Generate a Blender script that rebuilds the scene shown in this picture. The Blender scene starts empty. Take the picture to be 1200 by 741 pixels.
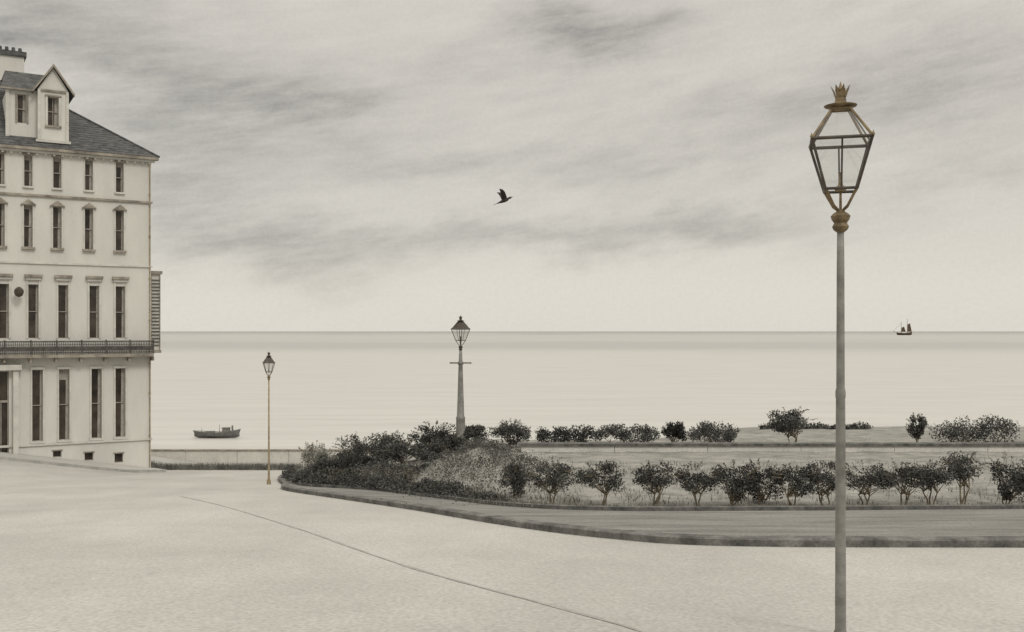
import bpy, math, random
from mathutils import Vector, Matrix, Quaternion
R = math.radians
rng = random.Random(7)
scene = bpy.context.scene

# ------------------------------------------------------------------ materials
def mat(name, col, rough=0.9, var=0.15, scale=3.0, bump=0.0, bscale=40.0, metal=0.0, col2=None, stretch=(1,1,1), fine=0.0, det=4, objvar=0.0, lo=0.32, hi=0.68):
    m = bpy.data.materials.new(name); m.use_nodes = True
    nt = m.node_tree; N = nt.nodes; L = nt.links
    b = N["Principled BSDF"]
    b.inputs["Roughness"].default_value = rough
    b.inputs["Metallic"].default_value = metal
    b.inputs["Specular IOR Level"].default_value = 0.3
    tc = N.new("ShaderNodeTexCoord"); mp = N.new("ShaderNodeMapping"); mp.inputs["Scale"].default_value = stretch
    L.new(tc.outputs["Object"], mp.inputs["Vector"])
    n = N.new("ShaderNodeTexNoise"); n.inputs["Scale"].default_value = scale; n.inputs["Detail"].default_value = det
    n.inputs["Roughness"].default_value = 0.65
    L.new(mp.outputs[0], n.inputs["Vector"])
    r = N.new("ShaderNodeValToRGB")
    c2 = col2 if col2 else tuple(c*(1-var*2) for c in col)
    c1 = tuple(min(1, c*(1+var)) for c in col) if not col2 else col
    r.color_ramp.elements[0].position = lo; r.color_ramp.elements[0].color = (*c2, 1)
    r.color_ramp.elements[1].position = hi; r.color_ramp.elements[1].color = (*c1, 1)
    L.new(n.outputs["Fac"], r.inputs["Fac"])
    out = r.outputs["Color"]
    def scaleby(out, val):
        mx = N.new("ShaderNodeVectorMath"); mx.operation = 'SCALE'
        L.new(out, mx.inputs[0]); L.new(val, mx.inputs["Scale"]); return mx.outputs[0]
    if fine > 0:
        n3 = N.new("ShaderNodeTexNoise"); n3.inputs["Scale"].default_value = bscale; n3.inputs["Detail"].default_value = 3
        L.new(tc.outputs["Object"], n3.inputs["Vector"])
        mr = N.new("ShaderNodeMapRange"); mr.inputs["From Min"].default_value = 0.3; mr.inputs["From Max"].default_value = 0.7
        mr.inputs["To Min"].default_value = 1-fine; mr.inputs["To Max"].default_value = 1+fine*0.6
        L.new(n3.outputs["Fac"], mr.inputs["Value"]); out = scaleby(out, mr.outputs[0])
    if objvar > 0:
        oi = N.new("ShaderNodeObjectInfo"); mr = N.new("ShaderNodeMapRange")
        mr.inputs["To Min"].default_value = 1-objvar; mr.inputs["To Max"].default_value = 1+objvar*1.5
        L.new(oi.outputs["Random"], mr.inputs["Value"]); out = scaleby(out, mr.outputs[0])
    L.new(out, b.inputs["Base Color"])
    if bump > 0:
        n2 = N.new("ShaderNodeTexNoise"); n2.inputs["Scale"].default_value = bscale; n2.inputs["Detail"].default_value = 3
        L.new(tc.outputs["Object"], n2.inputs["Vector"])
        bp = N.new("ShaderNodeBump"); bp.inputs["Strength"].default_value = bump; bp.inputs["Distance"].default_value = 0.02
        L.new(n2.outputs["Fac"], bp.inputs["Height"]); L.new(bp.outputs[0], b.inputs["Normal"])
    return m

M = {}
M['road'] = mat("pale_gravel_road", (0.462,0.450,0.418), 0.95, 0.05, 0.42, 0.5, 22, fine=0.20, stretch=(0.8,0.5,1), det=7, col2=(0.36,0.35,0.325))
M['foot'] = mat("footway_gravel", (0.25,0.243,0.225), 0.95, 0.14, 1.3, 0.4, 20, fine=0.25, stretch=(0.35,1.6,1), det=7, col2=(0.135,0.131,0.121))
M['kerb'] = mat("kerb_stone", (0.165,0.161,0.15), 0.9, 0.3, 2.2, 0.3, 25, fine=0.25)
M['rut'] = mat("gutter_setts", (0.35,0.34,0.315), 0.95, 0.12, 2, 0.3, 22, fine=0.2)
M['stucco'] = mat("cream_stucco", (0.60,0.585,0.54), 0.9, 0.06, 0.7, 0.15, 26, fine=0.05, stretch=(1,1,0.3), det=6, col2=(0.50,0.487,0.448))
M['trim'] = mat("stucco_trim", (0.53,0.515,0.47), 0.85, 0.1, 2)
M['trimd'] = mat("weathered_trim", (0.28,0.252,0.21), 0.85, 0.25, 2)
M['slate'] = mat("slate", (0.095,0.094,0.093), 0.8, 0.3, 3, 0.4, 16, fine=0.25, stretch=(1,1,3))
M['iron'] = mat("balcony_iron", (0.09,0.085,0.075), 0.6, 0.3, 5)
M['sash'] = mat("window_sash", (0.34,0.31,0.27), 0.7, 0.15, 5)
M['glass'] = mat("window_glass", (0.060,0.048,0.038), 0.2, 0.35, 1.2)
M['blind'] = mat("window_blind", (0.34,0.32,0.285), 0.9, 0.15, 4)
M['ochre'] = mat("ochre_pipe", (0.31,0.245,0.15), 0.7, 0.25, 4)
M['stone'] = mat("sea_wall_stone", (0.60,0.585,0.54), 0.9, 0.08, 1.2, 0.3, 12, fine=0.12, det=6)
M['terr'] = mat("terrace_stone", (0.14,0.137,0.127), 0.9, 0.3, 2.5, 0.5, 12, fine=0.25)
M['lawn'] = mat("dry_grass", (0.33,0.32,0.29), 1.0, 0.2, 1.4, 0.6, 16, fine=0.25, col2=(0.16,0.156,0.14), det=7, stretch=(1,1.4,1))
M['leaf'] = mat("leaf", (0.088,0.086,0.078), 0.9, 0.3, 4.0, col2=(0.026,0.0255,0.0235), det=1, objvar=0.38)
M['leafm'] = mat("leaf_light", (0.12,0.117,0.104), 0.95, 0.3, 1.8, col2=(0.05,0.049,0.044), det=1, objvar=0.1)
M['leafp'] = mat("leaf_pale", (0.34,0.33,0.29), 0.95, 0.3, 2.2, col2=(0.17,0.165,0.145), det=1)
M['blade'] = mat("grass_blade", (0.22,0.212,0.185), 0.9, 0.3, 2.0, col2=(0.09,0.087,0.075), det=1)
M['verge'] = mat("verge_blade", (0.20,0.195,0.175), 0.9, 0.3, 1.5, col2=(0.07,0.068,0.06), det=1)
M['bark'] = mat("bark", (0.23,0.185,0.12), 0.9, 0.3, 8, col2=(0.10,0.082,0.056), det=1)
M['post'] = mat("post_paint", (0.25,0.245,0.225), 0.5, 0.25, 5, 0.15, 30, col2=(0.12,0.117,0.106))
M['frame'] = mat("lantern_frame", (0.07,0.058,0.045), 0.5, 0.3, 8)
M['brass'] = mat("brass", (0.25,0.185,0.10), 0.55, 0.25, 10, metal=0.1, col2=(0.10,0.072,0.04))
M['boat'] = mat("boat_paint", (0.17,0.168,0.16), 0.6, 0.2, 2)
M['boatb'] = mat("ship_brown", (0.09,0.06,0.035), 0.7, 0.2, 0.2)
M['bird'] = mat("feathers", (0.035,0.03,0.027), 0.8, 0.3, 12)

def lamp_glass():
    m = bpy.data.materials.new("lantern_glass"); m.use_nodes = True
    nt = m.node_tree; N = nt.nodes; L = nt.links; N.remove(N["Principled BSDF"])
    t = N.new("ShaderNodeBsdfTransparent"); t.inputs[0].default_value = (0.93,0.93,0.92,1)
    g = N.new("ShaderNodeBsdfGlossy"); g.inputs["Roughness"].default_value = 0.08
    x = N.new("ShaderNodeMixShader"); x.inputs[0].default_value = 0.08
    L.new(t.outputs[0], x.inputs[1]); L.new(g.outputs[0], x.inputs[2]); L.new(x.outputs[0], N["Material Output"].inputs[0])
    return m
M['lglass'] = lamp_glass()

def sea_mat():
    m = bpy.data.materials.new("sea_water"); m.use_nodes = True
    nt = m.node_tree; N = nt.nodes; L = nt.links; b = N["Principled BSDF"]
    tc = N.new("ShaderNodeTexCoord"); sp = N.new("ShaderNodeSeparateXYZ"); L.new(tc.outputs["Object"], sp.inputs[0])
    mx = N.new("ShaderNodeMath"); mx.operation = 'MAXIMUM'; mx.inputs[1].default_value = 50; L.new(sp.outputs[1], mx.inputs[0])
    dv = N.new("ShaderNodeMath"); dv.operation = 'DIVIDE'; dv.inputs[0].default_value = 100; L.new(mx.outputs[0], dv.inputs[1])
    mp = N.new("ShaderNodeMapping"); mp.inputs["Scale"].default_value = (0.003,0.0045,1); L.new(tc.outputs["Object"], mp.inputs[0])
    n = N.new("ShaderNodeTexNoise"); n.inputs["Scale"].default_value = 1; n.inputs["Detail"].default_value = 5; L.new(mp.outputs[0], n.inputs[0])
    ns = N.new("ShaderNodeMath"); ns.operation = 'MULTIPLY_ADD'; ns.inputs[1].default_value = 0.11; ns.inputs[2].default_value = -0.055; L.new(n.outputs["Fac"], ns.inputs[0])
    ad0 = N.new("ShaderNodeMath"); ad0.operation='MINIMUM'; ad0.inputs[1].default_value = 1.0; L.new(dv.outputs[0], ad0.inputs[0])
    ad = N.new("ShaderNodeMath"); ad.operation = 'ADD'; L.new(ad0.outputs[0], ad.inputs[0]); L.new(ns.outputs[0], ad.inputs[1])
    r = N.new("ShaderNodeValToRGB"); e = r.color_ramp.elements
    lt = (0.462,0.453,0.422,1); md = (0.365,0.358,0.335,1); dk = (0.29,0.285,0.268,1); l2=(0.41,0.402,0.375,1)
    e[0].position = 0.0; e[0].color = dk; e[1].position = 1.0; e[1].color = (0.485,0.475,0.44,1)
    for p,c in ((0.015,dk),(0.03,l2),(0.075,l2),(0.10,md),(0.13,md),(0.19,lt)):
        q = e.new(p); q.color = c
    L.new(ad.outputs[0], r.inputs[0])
    mp2 = N.new("ShaderNodeMapping"); mp2.inputs["Scale"].default_value = (0.02,0.14,1); L.new(tc.outputs["Object"], mp2.inputs[0])
    n2 = N.new("ShaderNodeTexNoise"); n2.inputs["Scale"].default_value = 1.5; n2.inputs["Detail"].default_value = 6; n2.inputs["Roughness"].default_value=0.7; L.new(mp2.outputs[0], n2.inputs[0])
    mr = N.new("ShaderNodeMapRange"); mr.inputs[1].default_value=0.3; mr.inputs[2].default_value=0.7; mr.inputs[3].default_value=0.86; mr.inputs[4].default_value=1.06
    L.new(n2.outputs["Fac"], mr.inputs[0])
    sc = N.new("ShaderNodeVectorMath"); sc.operation='SCALE'; L.new(r.outputs[0], sc.inputs[0]); L.new(mr.outputs[0], sc.inputs["Scale"])
    L.new(sc.outputs[0], b.inputs["Base Color"])
    b.inputs["Roughness"].default_value = 0.45
    b.inputs["Specular IOR Level"].default_value = 0.25
    n3 = N.new("ShaderNodeTexNoise"); n3.inputs["Scale"].default_value = 1.0; n3.inputs["Detail"].default_value = 3
    mp3 = N.new("ShaderNodeMapping"); mp3.inputs["Scale"].default_value = (0.3,0.9,1); L.new(tc.outputs["Object"], mp3.inputs[0]); L.new(mp3.outputs[0], n3.inputs[0])
    bp = N.new("ShaderNodeBump"); bp.inputs["Strength"].default_value = 0.3; bp.inputs["Distance"].default_value = 0.2
    L.new(n3.outputs["Fac"], bp.inputs["Height"]); L.new(bp.outputs[0], b.inputs["Normal"])
    return m
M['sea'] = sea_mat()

# ------------------------------------------------------------------ mesh builder
class MB:
    def __init__(s, T=None): s.v=[]; s.f=[]; s.m=[]; s.T=T
    def add(s, vs, fs, mi=0):
        o=len(s.v)
        for p in vs: s.v.append(tuple(s.T(*p)) if s.T else tuple(p))
        for f in fs: s.f.append(tuple(i+o for i in f)); s.m.append(mi)
    def box(s, x0,x1,y0,y1,z0,z1, mi=0):
        vs=[(x0,y0,z0),(x1,y0,z0),(x1,y1,z0),(x0,y1,z0),(x0,y0,z1),(x1,y0,z1),(x1,y1,z1),(x0,y1,z1)]
        s.add(vs,[(0,3,2,1),(4,5,6,7),(0,1,5,4),(1,2,6,5),(2,3,7,6),(3,0,4,7)],mi)
    def cyl(s,p0,p1,r0,r1,n=8,mi=0,cap=True):
        p0=Vector(p0);p1=Vector(p1);d=(p1-p0)
        if d.length<1e-6: return
        q=d.to_track_quat('Z','Y'); vs=[]
        for p,r in((p0,r0),(p1,r1)):
            for i in range(n):
                a=2*math.pi*i/n; vs.append(p+q@Vector((r*math.cos(a),r*math.sin(a),0)))
        fs=[(i,(i+1)%n,n+(i+1)%n,n+i) for i in range(n)]
        if cap: fs+= [tuple(range(n-1,-1,-1)),tuple(range(n,2*n))]
        s.add(vs,fs,mi)
    def lathe(s,c,prof,n=16,mi=0,rot=0.0):
        vs=[];
        for r,z in prof:
            for i in range(n):
                a=2*math.pi*i/n+rot; vs.append((c[0]+r*math.cos(a),c[1]+r*math.sin(a),c[2]+z))
        fs=[]
        for k in range(len(prof)-1):
            for i in range(n): fs.append((k*n+i,k*n+(i+1)%n,(k+1)*n+(i+1)%n,(k+1)*n+i))
        fs.append(tuple(range(n-1,-1,-1))); fs.append(tuple(range((len(prof)-1)*n,len(prof)*n)))
        s.add(vs,fs,mi)
    def build(s,name,mats,parent=None,smooth=False,loc=None):
        me=bpy.data.meshes.new(name)
        v=s.v
        if loc is not None: v=[(a-loc[0],b-loc[1],c-loc[2]) for a,b,c in v]
        me.from_pydata(v,[],s.f)
        for k in mats: me.materials.append(M[k])
        me.polygons.foreach_set("material_index",s.m)
        if smooth: me.polygons.foreach_set("use_smooth",[True]*len(s.f))
        me.update()
        ob=bpy.data.objects.new(name,me); scene.collection.objects.link(ob)
        if loc is not None: ob.location=loc
        if parent: ob.parent=parent
        return ob
def empty(name,loc=(0,0,0)):
    e=bpy.data.objects.new(name,None); e.empty_display_size=0.3; e.location=loc; scene.collection.objects.link(e); return e

def ss(a,b,x):
    t=max(0,min(1,(x-a)/(b-a))); return t*t*(3-2*t)
def lerp(a,b,t): return a+(b-a)*t

# ------------------------------------------------------------------ terrain
SEA=-12.0
def gz(X,Y):
    y=max(-25,min(60,Y))
    z=-(1.59+0.107*y)
    z+=0.15*min(14,max(0,-17.3-X))*ss(25,42,Y)
    if Y>60: z=lerp(z,-14.5,ss(60,74,Y))
    return z
def axis(vals):
    out=[]
    for a,b,st in vals:
        n=int(round((b-a)/st))
        out+=[a+st*i for i in range(n)]
    out.append(vals[-1][1]); return out
xs=axis([(-400,-60,20),(-60,-30,3),(-30,30,1.0),(30,60,3),(60,400,20)])
ys=axis([(-200,-20,15),(-20,60,1.0),(60,76,0.5),(76,160,12)])
g=MB()
for y in ys:
    for x in xs:
        g.v.append((x,y,gz(x,y)))
nx=len(xs)
for j in range(len(ys)-1):
    for i in range(nx-1):
        a=j*nx+i; g.f.append((a,a+1,a+nx+1,a+nx)); g.m.append(0)
g.build("ground",['road'],smooth=True)

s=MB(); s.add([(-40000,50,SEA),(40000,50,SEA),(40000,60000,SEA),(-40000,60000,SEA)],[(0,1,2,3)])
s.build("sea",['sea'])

# paths
def crom(P,n):
    out=[]
    for i in range(len(P)-1):
        p0=P[max(0,i-1)];p1=P[i];p2=P[i+1];p3=P[min(len(P)-1,i+2)]
        for k in range(n):
            t=k/n
            out.append(tuple(0.5*((2*p1[j])+(-p0[j]+p2[j])*t+(2*p0[j]-5*p1[j]+4*p2[j]-p3[j])*t*t+(-p0[j]+3*p1[j]-3*p2[j]+p3[j])*t**3) for j in range(2)))
    out.append(P[-1]); return out
Kc=[(-10.5,52),(-9.3,40),(-7.6,33),(-6.8,29.9),(-4.4,25.7),(-2.27,22.05),(0,17.8),(1.6,15.6),(3.2,14.6),(7.3,14.4),(20,14.3),(60,14.3)]
Fc=[(-10.1,52),(-8.9,40),(-7.2,33),(-6.3,30.3),(-3.9,27.9),(-1.7,24.0),(0,21.3),(2.0,20.1),(5,20.1),(10.5,20.6),(20,21.5),(60,23)]
Bc=[(-8.5,52),(-6,47),(-4.5,45),(-3.2,44),(-1.5,44),(0,44),(2,44),(4,44),(7,44),(12,44),(20,46),(60,46)]
K=crom(Kc,10);F=crom(Fc,10);B=crom(Bc,10)
def nrm(P,i):
    a=P[max(0,i-1)];b=P[min(len(P)-1,i+1)]
    d=Vector((b[0]-a[0],b[1]-a[1])).normalized(); return Vector((-d.y,d.x))
kb=MB(); n=len(K)
for i in range(n):
    w=nrm(K,i)*0.22; x,y=K[i]; z=gz(x,y); hh=0.12+rng.uniform(-.006,.006)
    kb.v+=[(x,y,z-0.1),(x,y,z+hh-.02),(x+w.x*0.15,y+w.y*0.15,z+hh),(x+w.x,y+w.y,z+hh)]
for i in range(n-1):
    for k in range(3):
        a=i*4+k; kb.f.append((a,a+4,a+5,a+1)); kb.m.append(0)
kb.build("kerb",['kerb'])
fw=MB()
for i in range(n):
    w=nrm(K,i)*0.22
    p=(K[i][0]+w.x,K[i][1]+w.y)
    for t in (0,0.33,0.66,1):
        x=lerp(p[0],F[i][0],t);y=lerp(p[1],F[i][1],t); fw.v.append((x,y,gz(x,y)+0.116))
for i in range(n-1):
    for k in range(3):
        a=i*4+k; fw.f.append((a,a+4,a+5,a+1)); fw.m.append(0)
fw.build("pavement",['foot'])
ed=MB()
for i in range(n):
    w=nrm(F,i)*0.14; x,y=F[i]; z=gz(x,y)
    ed.v+=[(x,y,z),(x,y,z+0.19),(x+w.x,y+w.y,z+0.19),(x+w.x,y+w.y,z)]
for i in range(n-1):
    for k in range(3):
        a=i*4+k; ed.f.append((a,a+4,a+5,a+1)); ed.m.append(0)
ed.build("garden_edging",['terr'])
def dist_F(x,y):
    return min(math.hypot(x-p[0],y-p[1]) for p in F)
def garden_core(x,y):
    lev=lerp(gz(x,y)+0.3,-3.88,ss(-6.5,-1.5,x))
    lev+=0.74*math.exp(-((x+0.8)/1.25)**2-((y-27)/2.2)**2)
    yb=lerp(35.8,40.8,ss(4,10.5,x))
    if y>yb: lev=max(gz(x,y)+0.05,lev-(y-yb)*0.6)
    return lev
def garden_z(x,y):
    t=ss(0,1.3,dist_F(x,y)); return lerp(gz(x,y)+0.16,garden_core(x,y),t)
gd=MB(); NT=44
for i in range(n):
    for k in range(NT+1):
        t=(k/NT)**1.15; x=lerp(F[i][0],B[i][0],t);y=lerp(F[i][1],B[i][1],t)
        gd.v.append((x,y,garden_z(x,y)+rng.uniform(-0.02,0.02)))
for i in range(n-1):
    for k in range(NT):
        a=i*(NT+1)+k; gd.f.append((a,a+NT+1,a+NT+2,a+1)); gd.m.append(0)
gd.build("garden_lawn",['lawn'],smooth=True)
tw=MB()
for i in range(14):
    x0=0.3+i*3.0
    tw.box(x0,x0+2.985,32.0,32.3,-4.2,-3.70,0)
tw.box(0.2,42.4,31.95,32.36,-3.698,-3.61,1)
tw.build("terrace_wall",['stone','terr'])
gl=crom([(-9,27),(-6.7,23.1),(-3.7,17.3),(-1.25,12.2),(0.75,8.75),(2.2,6)],10)
gm=MB()
for i in range(len(gl)):
    w=nrm(gl,i)*(0.025+rng.uniform(-.012,.012));x,y=gl[i]
    gm.v+=[(x-w.x,y-w.y,gz(x,y)+0.006),(x+w.x,y+w.y,gz(x,y)+0.006)]
for i in range(len(gl)-1): a=2*i; gm.f.append((a,a+2,a+3,a+1)); gm.m.append(0)
gm.build("road_gutter",['rut'])
def T(u,o,z): return (-17.3-0.857*u+0.515*o, 47.7-0.515*u-0.857*o, z)
hp=MB()
for i in range(0,21):
    u=i*0.9-0.2
    for o in (0.02,1.2,2.4,2.402):
        x,y,_=T(u,o,0); hp.v.append((x,y,gz(x,y)+(0.13 if o<2.401 else -0.05)))
for i in range(20):
    for k in range(3):
        a=i*4+k; hp.f.append((a,a+4,a+5,a+1)); hp.m.append(0 if k<2 else 1)
hp.build("hotel_pavement",['road','rut'])
sw=MB()
for i in range(30):
    x0=-40+i*3
    sw.box(x0,x0+2.98,58,58.4,-9.0,-6.98,0)
    z=-6.978
    sw.box(x0,x0+2.995,57.95,58.45,z,z+0.06,1)
sw.build("sea_wall",['stone','trimd'])

# ------------------------------------------------------------------ foliage
def leaf(mb,p,sz,mi=0):
    d1=Vector((rng.gauss(0,1),rng.gauss(0,1),rng.gauss(0,1))).normalized()
    d2=d1.orthogonal().normalized(); d2.rotate(Quaternion(d1,rng.uniform(0,6.28)))
    a=d1*sz*rng.uniform(0.7,1.3); b=d2*sz*0.5*rng.uniform(0.7,1.2)
    o=len(mb.v)
    mb.v+=[tuple(p-a),tuple(p+b),tuple(p+a),tuple(p-b)]; mb.f.append((o,o+1,o+2,o+3)); mb.m.append(mi)
def shrub(X,Y,w,ztop,leafn=1500,lsz=0.032,clear=0.38,name="shrub",lm='leaf',clumps=16,stems=3,wide=False,twigs=14):
    zb=garden_z(X,Y); h=max(0.3,ztop-zb); mb=MB()
    cz=zb+h*(clear+(1-clear)/2); rz=h*(1-clear)/2; rx=w/2; ry=min(w,1.5)/2
    cl=[]
    for i in range(clumps):
        k=rng.uniform(0.22,0.42)
        if wide:
            px_=(i+.5)/clumps*2-1+rng.uniform(-.1,.1); p=Vector((px_,rng.uniform(-.8,.8),rng.uniform(-.9,.55+.35*rng.random())*(1-abs(px_)**4*.7)))
            kr=h*(1-clear)*rng.uniform(.28,.42)
            cl.append((Vector((X+p.x*(rx-kr*.6),Y+p.y*ry,cz+p.z*(rz-kr*.3))),kr))
        else:
            while True:
                p=Vector((rng.uniform(-1,1),rng.uniform(-1,1),rng.uniform(-1,1)))
                if p.length<1: break
            p*=(1-k*0.6)
            cl.append((Vector((X+p.x*rx,Y+p.y*ry,cz+p.z*rz)),k))
    base=Vector((X,Y,zb-0.05))
    for sidx in range(stems):
        off=(sidx+.5)/stems*2-1
        sx_=off*rx*.7 if wide else rng.uniform(-.06,.06)*w
        b0=base+Vector((sx_,rng.uniform(-.05,.05)*w,0))
        fk=b0+Vector((rng.uniform(-.12,.12)*min(w,1),rng.uniform(-.1,.1),h*(clear*0.75+0.08)))
        mid=(b0+fk)/2+Vector((rng.uniform(-.05,.05),0,0))
        r=0.014+0.008*h
        mb.cyl(b0,mid,r,r*.8,6,1); mb.cyl(mid,fk,r*.8,r*.6,6,1)
        sub=sorted(cl,key=lambda c:(c[0]-fk).length)[:max(3,clumps//stems)] if wide else cl[sidx::stems]
        for c,k in sub:
            m2=(fk+c)/2+Vector((rng.uniform(-.05,.05),rng.uniform(-.05,.05),rng.uniform(-.03,.05)))
            mb.cyl(fk,m2,r*.5,r*.35,5,1,False); mb.cyl(m2,c,r*.35,r*.15,5,1,False)
    per=leafn//clumps
    for c,k in cl:
        for j in range(per):
            d=Vector((rng.gauss(0,1),rng.gauss(0,1),rng.gauss(0,1))).normalized()*(rng.random()**0.45)
            if wide: p=c+d*k*1.05
            else: p=c+Vector((d.x*rx*k*1.1,d.y*ry*k*1.1,d.z*max(rz,0.2*rx)*k*1.25))
            if p.z<zb+0.02: p.z=zb+0.02+rng.random()*0.05
            leaf(mb,p,lsz,0)
    for i in range(twigs):
        a=rng.uniform(0,6.28); e=rng.uniform(0.1,1.4)
        q=Vector((X+rx*math.cos(a)*math.cos(e),Y+ry*math.sin(a)*math.cos(e),cz+rz*math.sin(e)))
        c=Vector((X+(q.x-X)*.7 if wide else X,Y,cz)); tip=c+(q-c)*rng.uniform(1.0,1.22)
        mb.cyl(c+(q-c)*0.6,tip,0.007,0.003,4,1,False)
        for j in range(10): leaf(mb,c+(tip-c)*rng.uniform(0.75,1.0)+Vector((rng.gauss(0,.02),rng.gauss(0,.02),rng.gauss(0,.02))),lsz*0.8,0)
    return mb.build(name,[lm,'bark'],loc=(X,Y,zb))

front=[(0.9,22,1.3,-2.85,.3),(1.98,22,1.2,-2.88,.32),(3.17,22.1,1.05,-2.9,.32),(4.05,21.9,1.1,-2.9,.34),(4.95,22,1.25,-2.9,.1),(5.6,22.4,1.1,-2.95,.05),
       (6.2,21.9,1.15,-2.9,.28),(6.95,22,1.2,-2.88,.28),(7.85,22.1,1.2,-2.9,.28),(8.6,22,1.15,-2.92,.32),(9.3,22.2,1.1,-2.88,.34),(10.1,22.3,1.1,-2.7,.38),(11.0,22,1.05,-2.78,.1),
       (11.8,22.4,1.1,-2.8,.2),(13.0,22.3,1.0,-2.9,.3),(14.2,22.6,1.1,-2.8,.3),(0.1,23.2,0.9,-3.1,.1)]
for i,(x,y,w,t,c) in enumerate(front):
    shrub(x,y,w,t,1900 if c>.2 else 2600,0.030,clear=c,clumps=20,stems=3)
back=[(1.84,34,2.1,-3.25,.12),(3.94,34,2.15,-3.22,.12),(5.57,34,.9,-3.1,.05),(6.9,34,1.7,-3.12,.08),(9.48,33.8,1.75,-2.58,.2),
      (13.8,34,.75,-2.85,.2),(15.9,34.1,2.8,-2.95,.05),(19,34.3,2.4,-2.9,.1),(22.5,34.3,2.4,-2.9,.1),
      (-0.05,33.2,1.45,-2.97,.1),(-1.3,34,1.1,-3.2,.05),(-2.7,34,1.7,-3.12,.05),(-4.1,33,1.9,-3.33,.05),(-5.5,34,1.3,-3.5,.05),
      (-3.4,31,1.7,-3.38,.0),(-2.5,30.4,1.3,-3.35,.0),(-4.7,31,1.6,-3.65,.0),(-1.9,31.8,1.3,-3.3,.0),(-5.7,31.6,1.4,-4.05,.0)]
for (x,y,w,t,c) in back:
    wide = w>1.9 or (1.6<w and x>0 and x!=9.48)
    shrub(x,y,w,t,int(1600+900*w),0.040,clear=c,clumps=int(12+6*w),stems=4 if wide else 3,wide=wide)
shrub(-7.3,36.5,1.35,-4.12,2600,0.04,clear=.0,clumps=22,lm='leafp')
shrub(-6.4,34.2,1.2,-4.05,2200,0.04,clear=.0,clumps=20,lm='leafp')
def hedge(path,hs,wd,nper,lsz,name,lm):
    mb=MB()
    P=crom(path,8); tot=len(P)-1
    for i in range(tot):
        a=P[i];b=P[i+1]; L=math.hypot(b[0]-a[0],b[1]-a[1])
        for j in range(int(nper*L)):
            t=rng.random(); x=lerp(a[0],b[0],t);y=lerp(a[1],b[1],t)
            s_=(i+t)/tot; h=lerp(hs[0],hs[1],s_)*(0.75+0.35*math.sin(x*5.1)*math.sin(x*2.3+1)+rng.uniform(-.1,.1))
            v=rng.uniform(-1,1); zz=rng.random()*h*math.sqrt(max(0,1-v*v))
            x+=v*wd/2*rng.uniform(.6,1.1);y+=v*wd/2*rng.uniform(.6,1.1)
            leaf(mb,Vector((x,y,garden_z(x,y)+zz)),lsz,0)
        for j in range(2):
            t=rng.random(); x=lerp(a[0],b[0],t);y=lerp(a[1],b[1],t); z=garden_z(x,y)
            mb.cyl((x,y,z-.02),(x+rng.uniform(-.1,.1),y,z+lerp(hs[0],hs[1],i/tot)*.7),.012,.006,5,1,False)
    return mb.build(name,[lm,'bark'])
hedge([(-8.3,37),(-7.0,33),(-6.1,30.6),(-3.9,28.3),(-1.6,24.5),(-0.2,22.1)],(0.42,0.24),0.5,800,0.038,"hedge",'leaf')
hedge([(-6.9,33),(-5.6,30.7),(-4.0,29.2),(-2.6,27.2)],(0.5,0.4),1.1,1000,0.040,"hedge",'leafm')
hedge([(9.9,39.6),(12,39.6),(14.2,39.6)],(0.34,0.24),0.5,500,0.05,"hedge",'leaf')
hedge([(0.3,32.55),(4,32.6),(9,32.55),(16,32.6),(24,32.6)],(0.10,0.12),0.2,130,0.035,"hedge",'leaf')
mb=MB()
for i in range(9000):
    x=-0.8+rng.gauss(0,0.9);y=26.6+rng.gauss(0,1.6)
    if dist_F(x,y)<0.2 or y<21.5: continue
    if math.sin(x*4+y*2)+math.sin(x*7-y)+rng.uniform(-1,1)<-1.2: continue
    z=garden_z(x,y)
    leaf(mb,Vector((x,y,z+rng.random()**2*0.24)),0.032,0)
mb.build("scrub_mound",['leafm'])
def grass(name,pts,hmin,hmax,mk='blade',lean=.4):
    mb=MB()
    for x,y,z in pts:
        h=rng.uniform(hmin,hmax);a=rng.uniform(0,3.14);w=0.008+0.02*h
        dx,dy=math.cos(a)*w,math.sin(a)*w;l=rng.uniform(-lean,lean)*h;l2=rng.uniform(-lean,lean)*h
        o=len(mb.v);mb.v+=[(x-dx,y-dy,z-.01),(x+dx,y+dy,z-.01),(x+l,y+l2,z+h)];mb.f.append((o,o+1,o+2));mb.m.append(0)
    return mb.build(name,[mk])
pts=[]
for i in range(17000):
    k=rng.randrange(40,100);f=F[k];x=f[0]+rng.uniform(-.5,.5)+rng.random()*0.3;y=f[1]+0.15+rng.random()**2.2*9
    if x<-1 or x>17: continue
    if y>f[1]+1 and math.sin(x*3+y*1.3)+rng.uniform(-1,1)<-.1: continue
    pts.append((x,y,garden_z(x,y)))
grass("lawn_grass",pts,.04,.15)
pts=[]
for i in range(9000):
    x=rng.uniform(-21.5,-10.5);y=49.5+rng.gauss(0,.4); pts.append((x,y,gz(x,y)))
grass("verge_grass",pts,.12,.40,'verge')

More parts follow.
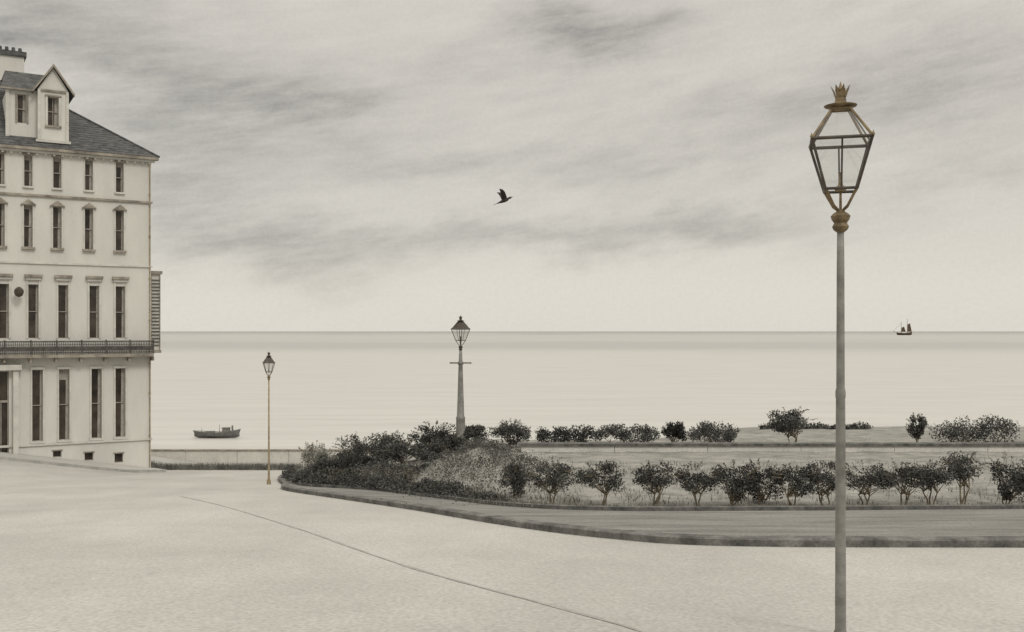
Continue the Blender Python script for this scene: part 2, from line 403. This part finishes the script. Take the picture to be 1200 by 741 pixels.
# ------------------------------------------------------------------ hotel
H=empty("hotel_building",T(0,0,-6.7))
inv=H.location.copy()
def part(mb,name,mats,smooth=False):
    ob=mb.build(name,mats,smooth=smooth); ob.parent=H; ob.location=-inv; return ob
LU=16.0;DP=12.0
UA=[1.41,2.76,4.11,5.31,6.44,7.7,9.0,10.3,11.6,12.9,14.2]
UC=[1.38,2.53,3.86,5.1,6.3,7.6,9.0,10.3,11.6,12.9,14.2]
UD=[1.38,2.43,3.82,4.93,7.7,9.0,10.3,11.6,12.9,14.2]
rects=[]
def addr(u,w,z0,z1,kind): rects.append((u-w/2,u+w/2,z0,z1,kind))
for u in UA: addr(u,.34,6.55,7.95,'A'); addr(u,.36,3.8,5.7,'B')
for u in UC: addr(u,.42,-.33,2.12,'C')
for u in UD: addr(u,.44,-5.0,-1.75,'D')
addr(6.4,.62,-5.5,-1.8,'door')
addr(4.11,.36,-5.78,-5.48,'E');addr(2.76,.38,-6.02,-5.64,'E');addr(1.45,.38,-6.2,-5.76,'E')
W=MB(T)
us=sorted(set([0,LU]+[round(r[0],4) for r in rects]+[round(r[1],4) for r in rects]))
zs=sorted(set([-8.5,8.3]+[r[2] for r in rects]+[r[3] for r in rects]))
for i in range(len(us)-1):
    for j in range(len(zs)-1):
        cu=(us[i]+us[i+1])/2;cz=(zs[j]+zs[j+1])/2
        if any(r[0]<cu<r[1] and r[2]<cz<r[3] for r in rects): continue
        W.add([(us[i],0,zs[j]),(us[i+1],0,zs[j]),(us[i+1],0,zs[j+1]),(us[i],0,zs[j+1])],[(0,1,2,3)])
for a,b,c,d in (((0,0),(0,-DP),-8.5,8.3),((LU,0),(LU,-DP),-8.5,8.3),((0,-DP),(LU,-DP),-8.5,8.3)):
    W.add([(a[0],a[1],c),(b[0],b[1],c),(b[0],b[1],d),(a[0],a[1],d)],[(0,1,2,3)])
for (a,b,c,d,k) in rects:
    e=-0.2
    W.add([(a,0,c),(a,e,c),(a,e,d),(a,0,d)],[(0,1,2,3)]);W.add([(b,0,c),(b,e,c),(b,e,d),(b,0,d)],[(0,1,2,3)])
    W.add([(a,0,c),(b,0,c),(b,e,c),(a,e,c)],[(0,1,2,3)]);W.add([(a,0,d),(b,0,d),(b,e,d),(a,e,d)],[(0,1,2,3)])
part(W,"walls",['stucco'])
G=MB(T);S=MB(T);TR=MB(T)
def window(a,b,c,d,k,o0=0.0):
    G.add([(a,o0-.2,c),(b,o0-.2,c),(b,o0-.2,d),(a,o0-.2,d)],[(0,1,2,3)],0)
    fr=.028
    if k=='door':
        S.box(a,a+.05,o0-.19,o0-.12,c,d,0);S.box(b-.05,b,o0-.19,o0-.12,c,d,0);S.box(a+.05,b-.05,o0-.19,o0-.12,c+2.3,c+2.4,0)
        S.box((a+b)/2-.02,(a+b)/2+.02,o0-.19,o0-.15,c,c+2.3,0); return
    S.box(a,a+fr,o0-.19,o0-.13,c,d,0);S.box(b-fr,b,o0-.19,o0-.13,c,d,0)
    S.box(a+fr,b-fr,o0-.19,o0-.13,c,c+fr,0);S.box(a+fr,b-fr,o0-.19,o0-.13,d-fr,d,0)
    if k!='E':
        m=(c+d)/2;S.box(a+fr,b-fr,o0-.185,o0-.135,m-.018,m+.018,0)
        cw=(b-a)*rng.uniform(.12,.36)
        G.add([(a+fr,o0-.196,c+fr),(a+fr+cw,o0-.196,c+fr),(a+fr+cw*.8,o0-.196,d-fr),(a+fr,o0-.196,d-fr)],[(0,1,2,3)],1)
        if rng.random()<.35:
            bl=(d-c)*rng.uniform(.06,.2)
            G.add([(a+fr,o0-.192,d-fr),(b-fr,o0-.192,d-fr),(b-fr,o0-.192,d-fr-bl),(a+fr,o0-.192,d-fr-bl)],[(0,1,2,3)],1)
for (a,b,c,d,k) in rects:
    window(a,b,c,d,k)
    if k=='A':
        TR.box(a-.06,b+.06,.002,.10,c-.08,c-.005,0);TR.box(a-.06,b+.06,.002,.09,d+.005,d+.08,1)
        TR.box(a-.04,a-.004,.002,.03,c,d,0);TR.box(b+.004,b+.04,.002,.03,c,d,0)
    if k=='B':
        TR.box(a-.1,b+.1,.002,.14,c-.1,c-.005,1)
        TR.box(a-.07,a-.004,.002,.04,c,d,0);TR.box(b+.004,b+.07,.002,.04,c,d,0)
        m=(a+b)/2; vs=[(a-.14,.002,d+.01),(b+.14,.002,d+.01),(m,.002,d+.26),(a-.14,.13,d+.01),(b+.14,.13,d+.01),(m,.13,d+.26)]
        TR.add(vs,[(0,1,2),(3,5,4),(0,3,4,1),(1,4,5,2),(2,5,3,0)],1)
    if k=='C':
        TR.box(a-.16,b+.16,.002,.2,d+.32,d+.44,1);TR.box(a-.1,b+.1,.002,.12,d+.2,d+.315,0)
        TR.box(a-.08,a-.004,.002,.04,c,d+.195,0);TR.box(b+.004,b+.08,.002,.04,c,d+.195,0)
    if k=='D':
        TR.box(a-.07,a-.004,.002,.04,c,d,0);TR.box(b+.004,b+.07,.002,.04,c,d,0)
        TR.box(a-.08,b+.08,.002,.07,d+.004,d+.12,0);TR.box(a-.08,b+.08,.002,.1,c-.09,c-.004,0)
    if k=='E': TR.box(a-.05,b+.05,.002,.05,d+.004,d+.05,1)
TR.box(-.06,LU,.002,.09,6.1,6.2,1);TR.box(-.06,LU,.002,.07,3.05,3.13,0);TR.box(-.05,LU,.002,.08,-5.2,-5.1,0)
TR.box(-.15,LU+.15,.002,.2,8.06,8.16,0);TR.box(-.3,LU+.3,.002,.34,8.165,8.3,1)
for i in range(46): TR.box(i*.35,i*.35+.1,.002,.15,7.98,8.055,0)
TR.box(5.72,5.94,.002,.3,-5.5,-1.75,0);TR.box(6.86,7.08,.002,.3,-5.5,-1.75,0);TR.box(5.6,7.2,.002,.4,-1.74,-1.5,0)
TR.box(5.7,7.1,.002,.9,-5.9,-5.52,0);
part(G,"window_glazing",['glass','blind']);part(S,"window_sashes",['sash']);part(TR,"mouldings",['trim','trimd'])
BL=MB(T)
BL.box(-.02,LU,.002,.62,-1.2,-1.06,0)
BL.box(-.02,LU,.57,.61,-.5,-.44,1);BL.box(-.02,LU,.575,.605,-1.0,-.955,1);BL.box(-.02,LU,.575,.605,-.63,-.6,1)
i=0;u=0
while u<LU:
    BL.box(u,u+.03,.575,.605,-1.055,-.5,1)
    BL.add([(u+.02,.59,-.95),(u+.05,.59,-.88),(u+.085,.59,-.95),(u+.05,.59,-.66),(u+.01,.59,-.78),(u+.09,.59,-.78)],[(0,1,4),(1,2,5),(4,1,5),(4,5,3)],1)
    if i%14==0: BL.box(u-.03,u+.04,.56,.625,-1.055,-.40,1); BL.box(u-.05,u+.05,.003,.5,-1.4,-1.205,0)
    u+=.075;i+=1
part(BL,"balcony",['trimd','iron'])
OR=MB(T)
OR.box(-.48,-.01,-1.7,-.25,-.9,2.75,0)
OR.box(-.56,.05,-1.8,-.12,2.755,2.9,2);OR.box(-.52,-.01,-1.75,-.18,-1.05,-.905,2)
for i in range(20):
    z=-.7+i*.165; OR.box(-.43,-.08,-.245,-.2,z,z+.05,1)
OR.box(-.48,-.44,-.245,-.19,-.85,2.7,2);OR.box(-.07,-.03,-.245,-.19,-.85,2.7,2)
part(OR,"oriel_window",['trim','iron','trimd'])
PP=MB(T)
PP.cyl((.06,.06,-6.8),(.06,.06,8.1),.025,.025,8,0)
for z in (-5,-3,-1.6,.5,2.5,4.5,6.5): PP.cyl((.06,.06,z),(.06,.06,z+.08),.045,.045,8,0)
part(PP,"drainpipe",['ochre'])
RF=MB(T)
a,b=-.32,LU+.32;f,bk=.36,-DP-.3;zr=12.8
RF.add([(a,f,8.305),(b,f,8.305),(b,bk,8.305),(a,bk,8.305),(6,-6,zr),(LU-6,-6,zr)],[(0,1,5,4),(1,2,5),(2,3,4,5),(3,0,4),(0,3,2,1)],0)
RF.cyl((a,f,8.32),(6,-6,zr+.02),.05,.05,6,0);RF.cyl((6,-6,zr+.02),(LU-6,-6,zr+.02),.07,.07,6,0)
for k in range(1,32):
    t=k/32; z=lerp(8.305,zr,t)+.008; o=lerp(f,-6,t)
    RF.box(lerp(a,6,t),lerp(b,LU-6,t),o-.03,o+.012,z-.02,z+.005,0)
part(RF,"slate_roof",['slate'])
CH=MB(T)
CH.box(5.0,6.2,-6.5,-5.5,11.0,13.7,0);CH.box(4.9,6.3,-6.6,-5.4,13.702,13.95,1)
for i in range(4): CH.cyl((5.15+i*.3,-6,13.95),(5.15+i*.3,-6,14.25),.1,.08,10,1)
part(CH,"chimney",['stucco','slate'])
D=MB(T)
u0,u1=3.62,4.92;zt=11.0;pk=12.05;um=(u0+u1)/2
def wallhole(mb,ua,ub,za,zb,o,h,mi=0):
    uu=[ua,h[0],h[1],ub];zz=[za,h[2],h[3],zb]
    for i in range(3):
        for j in range(3):
            if i==1 and j==1: continue
            mb.add([(uu[i],o,zz[j]),(uu[i+1],o,zz[j]),(uu[i+1],o,zz[j+1]),(uu[i],o,zz[j+1])],[(0,1,2,3)],mi)
    a,b,c,d=h;e=o-.2
    mb.add([(a,o,c),(a,e,c),(a,e,d),(a,o,d)],[(0,1,2,3)],mi);mb.add([(b,o,c),(b,e,c),(b,e,d),(b,o,d)],[(0,1,2,3)],mi)
    mb.add([(a,o,c),(b,o,c),(b,e,c),(a,e,c)],[(0,1,2,3)],mi);mb.add([(a,o,d),(b,o,d),(b,e,d),(a,e,d)],[(0,1,2,3)],mi)
h1=(4.05,4.5,9.4,10.7)
wallhole(D,u0,u1,8.3,zt,-.05,h1)
D.add([(u0,-.05,zt),(u1,-.05,zt),(um,-.05,pk)],[(0,1,2)],0)
D.add([(u0,-.05,8.3),(u0,-4,8.3),(u0,-4,zt),(u0,-.05,zt)],[(0,1,2,3)],0);D.add([(u1,-.05,8.3),(u1,-4,8.3),(u1,-4,zt),(u1,-.05,zt)],[(0,1,2,3)],0)
D.box(u0-.08,u1+.08,-.045,.06,8.6,8.72,1);D.box(u0,u0+.12,-.045,.0,8.725,zt,1);D.box(u1-.12,u1,-.045,.0,8.725,zt,1)
D.box(u0+.125,u1-.125,-.045,.02,10.93,11.02,2)
D.box(h1[0]-.1,h1[0]-.01,-.045,.02,h1[2],h1[3],1);D.box(h1[1]+.01,h1[1]+.1,-.045,.02,h1[2],h1[3],1);D.box(h1[0]-.12,h1[1]+.12,-.045,.05,h1[2]-.1,h1[2]-.01,2);D.box(h1[0]-.12,h1[1]+.12,-.045,.05,h1[3]+.01,h1[3]+.08,2)
h2=(5.35,5.72,9.45,10.75)
wallhole(D,u1+.003,6.12,8.5,11.0,-.4,h2)
D.box(h2[0]-.08,h2[0]-.01,-.395,-.34,h2[2],h2[3],2);D.box(h2[1]+.01,h2[1]+.08,-.395,-.34,h2[2],h2[3],2)
D.add([(6.12,-.4,8.5),(6.12,-4,8.5),(6.12,-4,11),(6.12,-.4,11)],[(0,1,2,3)],0)
D.box(6.05,6.2,-.45,-.33,8.5,11.0,1)
part(D,"dormer_walls",['stucco','trim','trimd'])
G2=MB(T);G=G2;S=MB(T)
window(*h1,'A',-.05);window(*h2,'A',-.4)
S.box(4.26,4.29,-.235,-.185,9.44,10.66,0)
part(G2,"dormer_glazing",['glass','blind']);part(S,"dormer_sashes",['sash'])
DR=MB(T)
def slab(pa,pb,o0,o1,th,mi):
    (ua,za),(ub,zb)=pa,pb
    vs=[(ua,o0,za),(ub,o0,zb),(ub,o1,zb),(ua,o1,za),(ua,o0,za+th),(ub,o0,zb+th),(ub,o1,zb+th),(ua,o1,za+th)]
    DR.add(vs,[(0,3,2,1),(4,5,6,7),(0,1,5,4),(1,2,6,5),(2,3,7,6),(3,0,4,7)],mi)
slab((u0-.22,zt-.19),(um,pk+.02),.1,-4.5,.1,0);slab((um+.004,pk+.02),(u1+.2,zt-.17),.1,-4.5,.1,0)
slab((u0-.24,zt-.23),(um,pk-.0),.104,.16,.14,1);slab((um+.004,pk-.0),(u1+.22,zt-.2),.104,.16,.14,1)
DR.add([(u1+.05,-.2,10.98),(6.4,-.2,10.98),(6.15,-1.5,12.0),(um+.1,-1.5,12.0),(6.15,-4,12.0),(um+.1,-4,12.0)],[(0,1,2,3),(3,2,4,5)],0)
DR.box(u1+.2,6.42,-.26,-.17,10.9,10.975,1)
part(DR,"dormer_roof",['slate','trimd'])
WL=MB(T)
WL.cyl((5.72,.0,1.95),(5.72,.4,1.95),.02,.02,6,0);WL.lathe((5.72,.4,1.72),[(.02,-.2),(.14,-.14),(.2,0),(.19,.12),(.1,.22),(.03,.26)],12,0)
part(WL,"wall_lamp",['frame'])

# ------------------------------------------------------------------ street lamps
def street_lamp(X,Y,zb,ht,rot,kind,fk='frame',pk_='post',sc=1.0):
    e=empty("street_lamp",(X,Y,zb))
    def fin(mb,name,mats,smooth=False):
        ob=mb.build(name,mats,smooth=smooth); ob.parent=e; return ob
    zc=ht-1.18*sc
    P=MB()
    if kind=='slim':
        P.lathe((0,0,0),[(.06,-.2),(.055,.02),(.043,.05),(.040,1.2),(.036,1.9),(.040,1.92),(.040,1.96),(.033,1.99),(.030,zc-.3),(.027,zc)],16,0)
    elif kind=='thin':
        P.lathe((0,0,0),[(.07,-.1),(.07,.12),(.045,.18),(.035,.3),(.03,1.2),(.024,zc)],12,0)
    else:
        P.lathe((0,0,0),[(.2,-.2),(.2,.25),(.16,.3),(.15,.9),(.16,.95),(.125,1.0),(.07,zc-.45),(.05,zc)],16,0)
        P.cyl((-.34,0,zc-.42),(.34,0,zc-.42),.025,.025,8,0)
        P.lathe((.34,0,zc-.45),[(.02,0),(.04,.03),(.02,.06)],8,0);P.lathe((-.34,0,zc-.45),[(.02,0),(.04,.03),(.02,.06)],8,0)
        P.lathe((0,0,zc-.5),[(.055,0),(.1,.04),(.1,.1),(.055,.16)],12,0)
    fin(P,"post",[pk_],True)
    C=MB()
    C.lathe((0,0,zc),[(.03*sc,0),(.055*sc,.02*sc),(.066*sc,.045*sc),(.05*sc,.075*sc),(.068*sc,.10*sc),(.078*sc,.13*sc),(.06*sc,.15*sc),(.035*sc,.165*sc),(.03*sc,.18*sc)],14,0)
    zl=zc+.18*sc
    for k in range(4):
        a=rot+math.pi/4+k*math.pi/2
        pr=[(.03,0),(.075,.03),(.11,.08),(.165,.16)]
        for i in range(3):
            C.cyl((pr[i][0]*sc*math.cos(a),pr[i][0]*sc*math.sin(a),zl+pr[i][1]*sc),(pr[i+1][0]*sc*math.cos(a),pr[i+1][0]*sc*math.sin(a),zl+pr[i+1][1]*sc),.011*sc,.011*sc,6,0)
    C.cyl((0,0,zl-.01),(0,0,zl+.155*sc),.012*sc,.01*sc,6,0)
    C.lathe((0,0,zl+.15*sc),[(.04*sc,0),(.05*sc,.02*sc),(.02*sc,.05*sc),(.012*sc,.12*sc),(.02*sc,.15*sc)],10,0)
    fin(C,"collar",['brass' if kind!='column' else 'frame'],False)
    zb_=zl+.16*sc; zt_=zb_+.385*sc; zr_=zt_+.265*sc
    hb=.24/math.sqrt(2)*sc; htp=.45/math.sqrt(2)*sc; hr=.13/math.sqrt(2)*sc
    def cor(r,z,k):
        a=rot+math.pi/4+k*math.pi/2; return Vector((r*math.cos(a),r*math.sin(a),z))
    Fm=MB();Gl=MB();br=.0115*sc
    Ro=MB()
    for k in range(4):
        Fm.cyl(cor(hb,zb_,k),cor(htp,zt_,k),br,br,6,0)
        Fm.cyl(cor(hb,zb_,k),cor(hb,zb_,k+1),br*1.1,br*1.1,6,0)
        Fm.cyl(cor(htp,zt_,k),cor(htp,zt_,k+1),br*1.25,br*1.25,6,0)
        Ro.cyl(cor(htp,zt_+.004,k),cor(hr,zr_,k),br*.95,br*.95,6,0)
        Ro.cyl(cor(hr,zr_,k),cor(hr,zr_,k+1),br,br,6,0)
        Gl.add([cor(hb,zb_,k),cor(hb,zb_,k+1),cor(htp,zt_,k+1),cor(htp,zt_,k)],[(0,1,2,3)],0)
        Gl.add([cor(htp,zt_,k),cor(htp,zt_,k+1),cor(hr,zr_,k+1),cor(hr,zr_,k)],[(0,1,2,3)],0)
        m0=(cor(hb,zb_,k)+cor(hb,zb_,k+1))/2;m1=(cor(htp,zt_,k)+cor(htp,zt_,k+1))/2;m2=(cor(hr,zr_,k)+cor(hr,zr_,k+1))/2
        if k%2==0: Fm.cyl(m0,m1,br*.7,br*.7,5,0)
        if k%2==1: Fm.cyl(m1,m2,br*.6,br*.6,5,0)
        c=cor(htp*1.02,zt_,k); Ro.lathe(tuple(c),[(.004*sc,0),(.014*sc,.012*sc),(.006*sc,.03*sc),(.001,.045*sc)],6,0)
    Fm.cyl((0,0,zb_),(0,0,zb_+.13*sc),.008*sc,.007*sc,6,0)
    fin(Fm,"lantern_frame",[fk])
    fin(Gl,"lantern_glass",['lglass'])
    Ro.lathe((0,0,zr_),[(.06*sc,-.005),(.07*sc,.01*sc),(.125*sc,.02*sc),(.13*sc,.028*sc),(.06*sc,.045*sc),(.045*sc,.06*sc),(.04*sc,.09*sc)],16,0)
    zk=zr_+.085*sc
    for k in range(8):
        a=k*math.pi/4
        for (r0,r1,z0,z1,w0,w1) in ((.038,.055,0,.055,.014,.018),(.055,.08,.055,.10,.018,.002)):
            ca,sa=math.cos(a),math.sin(a)
            Ro.add([((r0*ca-w0*sa)*sc,(r0*sa+w0*ca)*sc,zk+z0*sc),((r0*ca+w0*sa)*sc,(r0*sa-w0*ca)*sc,zk+z0*sc),((r1*ca+w1*sa)*sc,(r1*sa-w1*ca)*sc,zk+z1*sc),((r1*ca-w1*sa)*sc,(r1*sa+w1*ca)*sc,zk+z1*sc)],[(0,1,2,3)],0)
    Ro.lathe((0,0,zk),[(.03*sc,0),(.035*sc,.02*sc),(.02*sc,.05*sc),(.026*sc,.075*sc),(.012*sc,.1*sc),(.002,.135*sc)],10,0)
    fin(Ro,"lantern_roof",['brass' if kind=='slim' else fk])
    if kind!='slim':
        Sd=MB()
        for k in range(4):
            Sd.add([cor(htp*1.01,zt_+.004,k),cor(htp*1.01,zt_+.004,k+1),cor(hr,zr_,k+1),cor(hr,zr_,k)],[(0,1,2,3)],0)
        fin(Sd,"lantern_hood",[fk])
    return e
street_lamp(2.64,8.0,gz(2.64,8.0),4.42,R(-15),'slim')
street_lamp(-8.28,33.9,gz(-8.28,33.9),4.5,R(20),'thin',pk_='ochre',sc=.8)
street_lamp(-1.75,33.9,garden_z(-1.75,33.9),0.52-garden_z(-1.75,33.9),R(40),'column',sc=1.0)

# ------------------------------------------------------------------ boats
def hull(mb,L,Wd,D_,sheer,mi,cx,cy,cz,n=16,deckm=1):
    sec=[]
    for i in range(n+1):
        t=i/n; s_=(t-.5)*2
        w=Wd/2*(max(0,1-abs(s_)**2.6))**.7*(0.8 if s_<-.8 else 1)+.01
        top=D_+sheer*s_*s_*(1.5 if s_>0 else .8)
        bot=-.1*D_+ (D_*.35*max(0,abs(s_)-.7)/.3)
        x=s_*L/2
        fl=L*.03*s_*abs(s_)
        sec.append([(cx+x+fl,cy-w,cz+top),(cx+x,cy-w*.75,cz+(top+bot)/2),(cx+x,cy,cz+bot),(cx+x,cy+w*.75,cz+(top+bot)/2),(cx+x+fl,cy+w,cz+top),(cx+x+fl*.5,cy,cz+top-.12*D_)])
    vs=[p for s_ in sec for p in s_]
    mb.add(vs,[(i*6+k,i*6+k+1,i*6+k+7,i*6+k+6) for i in range(n) for k in range(4)],mi)
    fs2=[]
    for i in range(n): a=i*6; fs2+=[(a,a+6,a+11,a+5),(a+5,a+11,a+10,a+4)]
    mb.add(vs,fs2,deckm)
bt=MB();bx,by=-33.2,112
hull(bt,5.1,1.6,.66,.24,0,bx,by,SEA)
bt.box(bx+.7,bx+1.4,by-.4,by+.4,SEA+.55,SEA+1.1,1);bt.box(bx+.62,bx+1.48,by-.46,by+.46,SEA+1.1,SEA+1.16,0)
bt.cyl((bx+1.75,by,SEA+.6),(bx+1.75,by,SEA+1.4),.11,.1,10,0)
bt.cyl((bx+.3,by,SEA+.6),(bx+.3,by,SEA+1.5),.035,.02,6,0);bt.cyl((bx-1.7,by,SEA+.6),(bx-1.7,by,SEA+1.1),.03,.02,6,0)
bt.box(bx-1.2,bx-.3,by-.35,by+.35,SEA+.55,SEA+.76,0)
bt.build("fishing_boat",['boat','post'],loc=(bx,by,SEA))
sb=MB();sx,sy=1182,3000
hull(sb,46,11,6,3,0,sx,sy,SEA,deckm=0)
for dx,hh in ((-9,40),(9,50)):
    sb.cyl((sx+dx,sy,SEA+4),(sx+dx,sy,SEA+hh),.9,.4,8,0)
    sb.add([(sx+dx+1,sy,SEA+11),(sx+dx+14,sy+1,SEA+11),(sx+dx+9,sy+1.5,SEA+hh-14),(sx+dx+1,sy,SEA+hh-18)],[(0,1,2,3)],0)
    sb.cyl((sx+dx,sy,SEA+10),(sx+dx+15,sy+1,SEA+10.5),.5,.4,6,0)
sb.cyl((sx-24,sy,SEA+9),(sx-34,sy,SEA+13),.6,.3,6,0)
sb.cyl((sx-33,sy,SEA+13),(sx-9,sy,SEA+36),.25,.25,4,0)
sb.build("sailing_ship",['boatb'],loc=(sx,sy,SEA))

# ------------------------------------------------------------------ gull
gb=MB();c=Vector((-.3,40,5.25))
ax=Vector((.9,.15,.38)).normalized();up=Vector((-.38,0,.92)).normalized();sd=ax.cross(up).normalized()
prof=[(-.34,.012,.05),(-.24,.03,.045),(-.12,.06,.06),(0,.075,.075),(.12,.065,.065),(.2,.04,.04),(.25,.045,.042),(.30,.03,.03),(.33,.012,.012),(.39,.003,.003)]
vs=[];nn=10
for t,rv,rh in prof:
    for i in range(nn):
        a=2*math.pi*i/nn; vs.append(c+ax*t+up*(rv*math.sin(a)+(.02 if t>.18 else 0))+sd*rh*math.cos(a))
gb.add(vs,[(k*nn+i,k*nn+(i+1)%nn,(k+1)*nn+(i+1)%nn,(k+1)*nn+i) for k in range(len(prof)-1) for i in range(nn)]+[tuple(range(nn-1,-1,-1))])
gb.add([c-ax*.3+sd*.03,c-ax*.3-sd*.03,c-ax*.46-sd*.1,c-ax*.49,c-ax*.46+sd*.1],[(0,1,2,3,4)])
for sg in (-1,1):
    st=[(0,.02,.13,-.1),(.16,.15,.12,-.09),(.34,.27,.09,-.09),(.48,.37,.03,-.1),(.60,.43,-.08,-.12)]
    vs=[]
    for out,u_,fr_,bk_ in st:
        b0=c+sd*sg*out*.62+up*(u_*1.0+.03)+Vector((.06*u_,0,0))
        vs+=[b0+ax*fr_,b0+ax*(fr_+bk_)/2+up*.015,b0+ax*bk_,b0+ax*(fr_+bk_)/2-up*.012]
    fs=[]
    for k in range(4):
        for i in range(4): fs.append((k*4+i,k*4+(i+1)%4,(k+1)*4+(i+1)%4,(k+1)*4+i))
    gb.add(vs,fs)
gb.build("seagull",['bird'],smooth=False)

# ------------------------------------------------------------------ world
w=bpy.data.worlds.new("World");scene.world=w;w.use_nodes=True
nt=w.node_tree;N=nt.nodes;L=nt.links;N.clear()
sdir=Vector((.5,-.62,.75)).normalized();el=math.asin(sdir.z);az=math.atan2(sdir.x,sdir.y)
sky=N.new("ShaderNodeTexSky");sky.sky_type='NISHITA';sky.sun_disc=False;sky.sun_elevation=el;sky.sun_rotation=az
b1=N.new("ShaderNodeBackground");b1.inputs[1].default_value=.08;L.new(sky.outputs[0],b1.inputs[0])
def mth(op,a,b=None,c=None):
    m=N.new("ShaderNodeMath");m.operation=op
    for i,x in enumerate((a,b,c)):
        if x is None: continue
        if isinstance(x,(int,float)): m.inputs[i].default_value=x
        else: L.new(x,m.inputs[i])
    return m.outputs[0]
tc=N.new("ShaderNodeTexCoord");sp=N.new("ShaderNodeSeparateXYZ");L.new(tc.outputs["Generated"],sp.inputs[0])
A=mth('ARCTAN2',sp.outputs[0],sp.outputs[1]);E=mth('ARCSINE',sp.outputs[2])
def noise(sx_,sy_,det,ox=0,rough=.6,shear=0):
    cb=N.new("ShaderNodeCombineXYZ")
    L.new(mth('MULTIPLY_ADD',A,sx_,ox),cb.inputs[0]);L.new(mth('ADD',mth('MULTIPLY',E,sy_),mth('MULTIPLY',A,shear)),cb.inputs[1])
    n_=N.new("ShaderNodeTexNoise");n_.noise_dimensions='2D';n_.inputs["Scale"].default_value=1;n_.inputs["Detail"].default_value=det;n_.inputs["Roughness"].default_value=rough
    L.new(cb.outputs[0],n_.inputs[0]);return n_.outputs["Fac"]
n1=noise(6,16,4,3.1,.6,-3);n2=noise(7,14,4,11.7,.6,-2);nf=noise(12,60,5,5,.68,-9);ng=noise(230,260,2,1,.8)
Ad=mth('ADD',A,mth('MULTIPLY',mth('SUBTRACT',n1,.5),.18));Ed=mth('ADD',E,mth('MULTIPLY',mth('SUBTRACT',n2,.5),.09))
# clouds as (azimuth deg, elevation deg, half width deg, half height deg, density)
clouds=[(4.9,17.1,4.4,1.4,.50),(-10.7,12.1,5,1.7,.42),(-19,12.6,5.6,4.8,.37),(-25.6,15.6,6,2.6,.27),(-12.3,4.6,7,1.7,.37),(3,5.4,12,1.0,.30),(12.5,6.2,7,1.0,.22),
       (7.8,9.6,10,1.1,.20),(22.4,13.3,7,2.6,.27),(-18.5,6.2,3.6,2.8,.24),(-5.9,9,7,1.3,.18),(14.4,12.1,8,1.5,.18),(24.4,8.2,4.4,1.2,.15),(-27,14.5,2,.6,.3),(-2,14.5,8,1.4,.12)]
tot=None
for az_,el_,wa,he,s_ in clouds:
    q=mth('ADD',mth('POWER',mth('ABSOLUTE',mth('MULTIPLY_ADD',Ad,1/R(wa),-az_/wa)),2),mth('POWER',mth('ABSOLUTE',mth('MULTIPLY_ADD',Ed,1/R(he),-el_/he)),2))
    v=mth('MULTIPLY',mth('POWER',2.718,mth('MULTIPLY',q,-1)),s_)
    tot=v if tot is None else mth('ADD',tot,v)
mr=N.new("ShaderNodeMapRange");mr.inputs[1].default_value=.3;mr.inputs[2].default_value=.7;mr.inputs[3].default_value=.68;mr.inputs[4].default_value=1.25;L.new(nf,mr.inputs[0])
tot=mth('MULTIPLY',tot,mr.outputs[0])
mh=N.new("ShaderNodeMapRange");mh.inputs[1].default_value=.04;mh.inputs[2].default_value=.15;mh.inputs[3].default_value=0.04;mh.inputs[4].default_value=.28;L.new(E,mh.inputs[0])
tot=mth('ADD',tot,mth('MULTIPLY',mh.outputs[0],mth('ADD',mth('MULTIPLY',n1,.8),mth('MULTIPLY',nf,.6))))
tot=mth('ADD',tot,mth('MULTIPLY',mth('SUBTRACT',ng,.5),.15));tot=mth('MINIMUM',mth('MAXIMUM',tot,0),1)
cm=N.new("ShaderNodeMix");cm.data_type='RGBA';cm.inputs[6].default_value=(.755,.718,.645,1);cm.inputs[7].default_value=(.26,.246,.225,1);L.new(tot,cm.inputs[0])
zn=N.new("ShaderNodeMapRange");zn.inputs[1].default_value=.36;zn.inputs[2].default_value=1.1;zn.inputs[3].default_value=1;zn.inputs[4].default_value=2.5;L.new(E,zn.inputs[0])
b2=N.new("ShaderNodeBackground");L.new(cm.outputs[2],b2.inputs[0]);L.new(zn.outputs[0],b2.inputs[1])
ms=N.new("ShaderNodeMixShader");ms.inputs[0].default_value=.94;L.new(b1.outputs[0],ms.inputs[1]);L.new(b2.outputs[0],ms.inputs[2])
ow=N.new("ShaderNodeOutputWorld");L.new(ms.outputs[0],ow.inputs[0])
try: w.cycles.sampling_method='NONE'
except Exception: pass

sl=bpy.data.lights.new("sun",'SUN');sl.energy=1.2;sl.angle=R(14);sl.color=(1,.97,.92)
so=bpy.data.objects.new("sun",sl);so.rotation_euler=sdir.to_track_quat('Z','Y').to_euler();so.location=(20,-20,30);scene.collection.objects.link(so)

cd=bpy.data.cameras.new("camera");cd.lens=35;cd.sensor_width=36;cd.shift_y=0.0148;cd.clip_end=100000;cd.clip_start=.1
co=bpy.data.objects.new("camera",cd);co.rotation_euler=(R(90),0,0);scene.collection.objects.link(co);scene.camera=co
scene.view_settings.view_transform='Standard';scene.view_settings.look='None';scene.view_settings.exposure=0
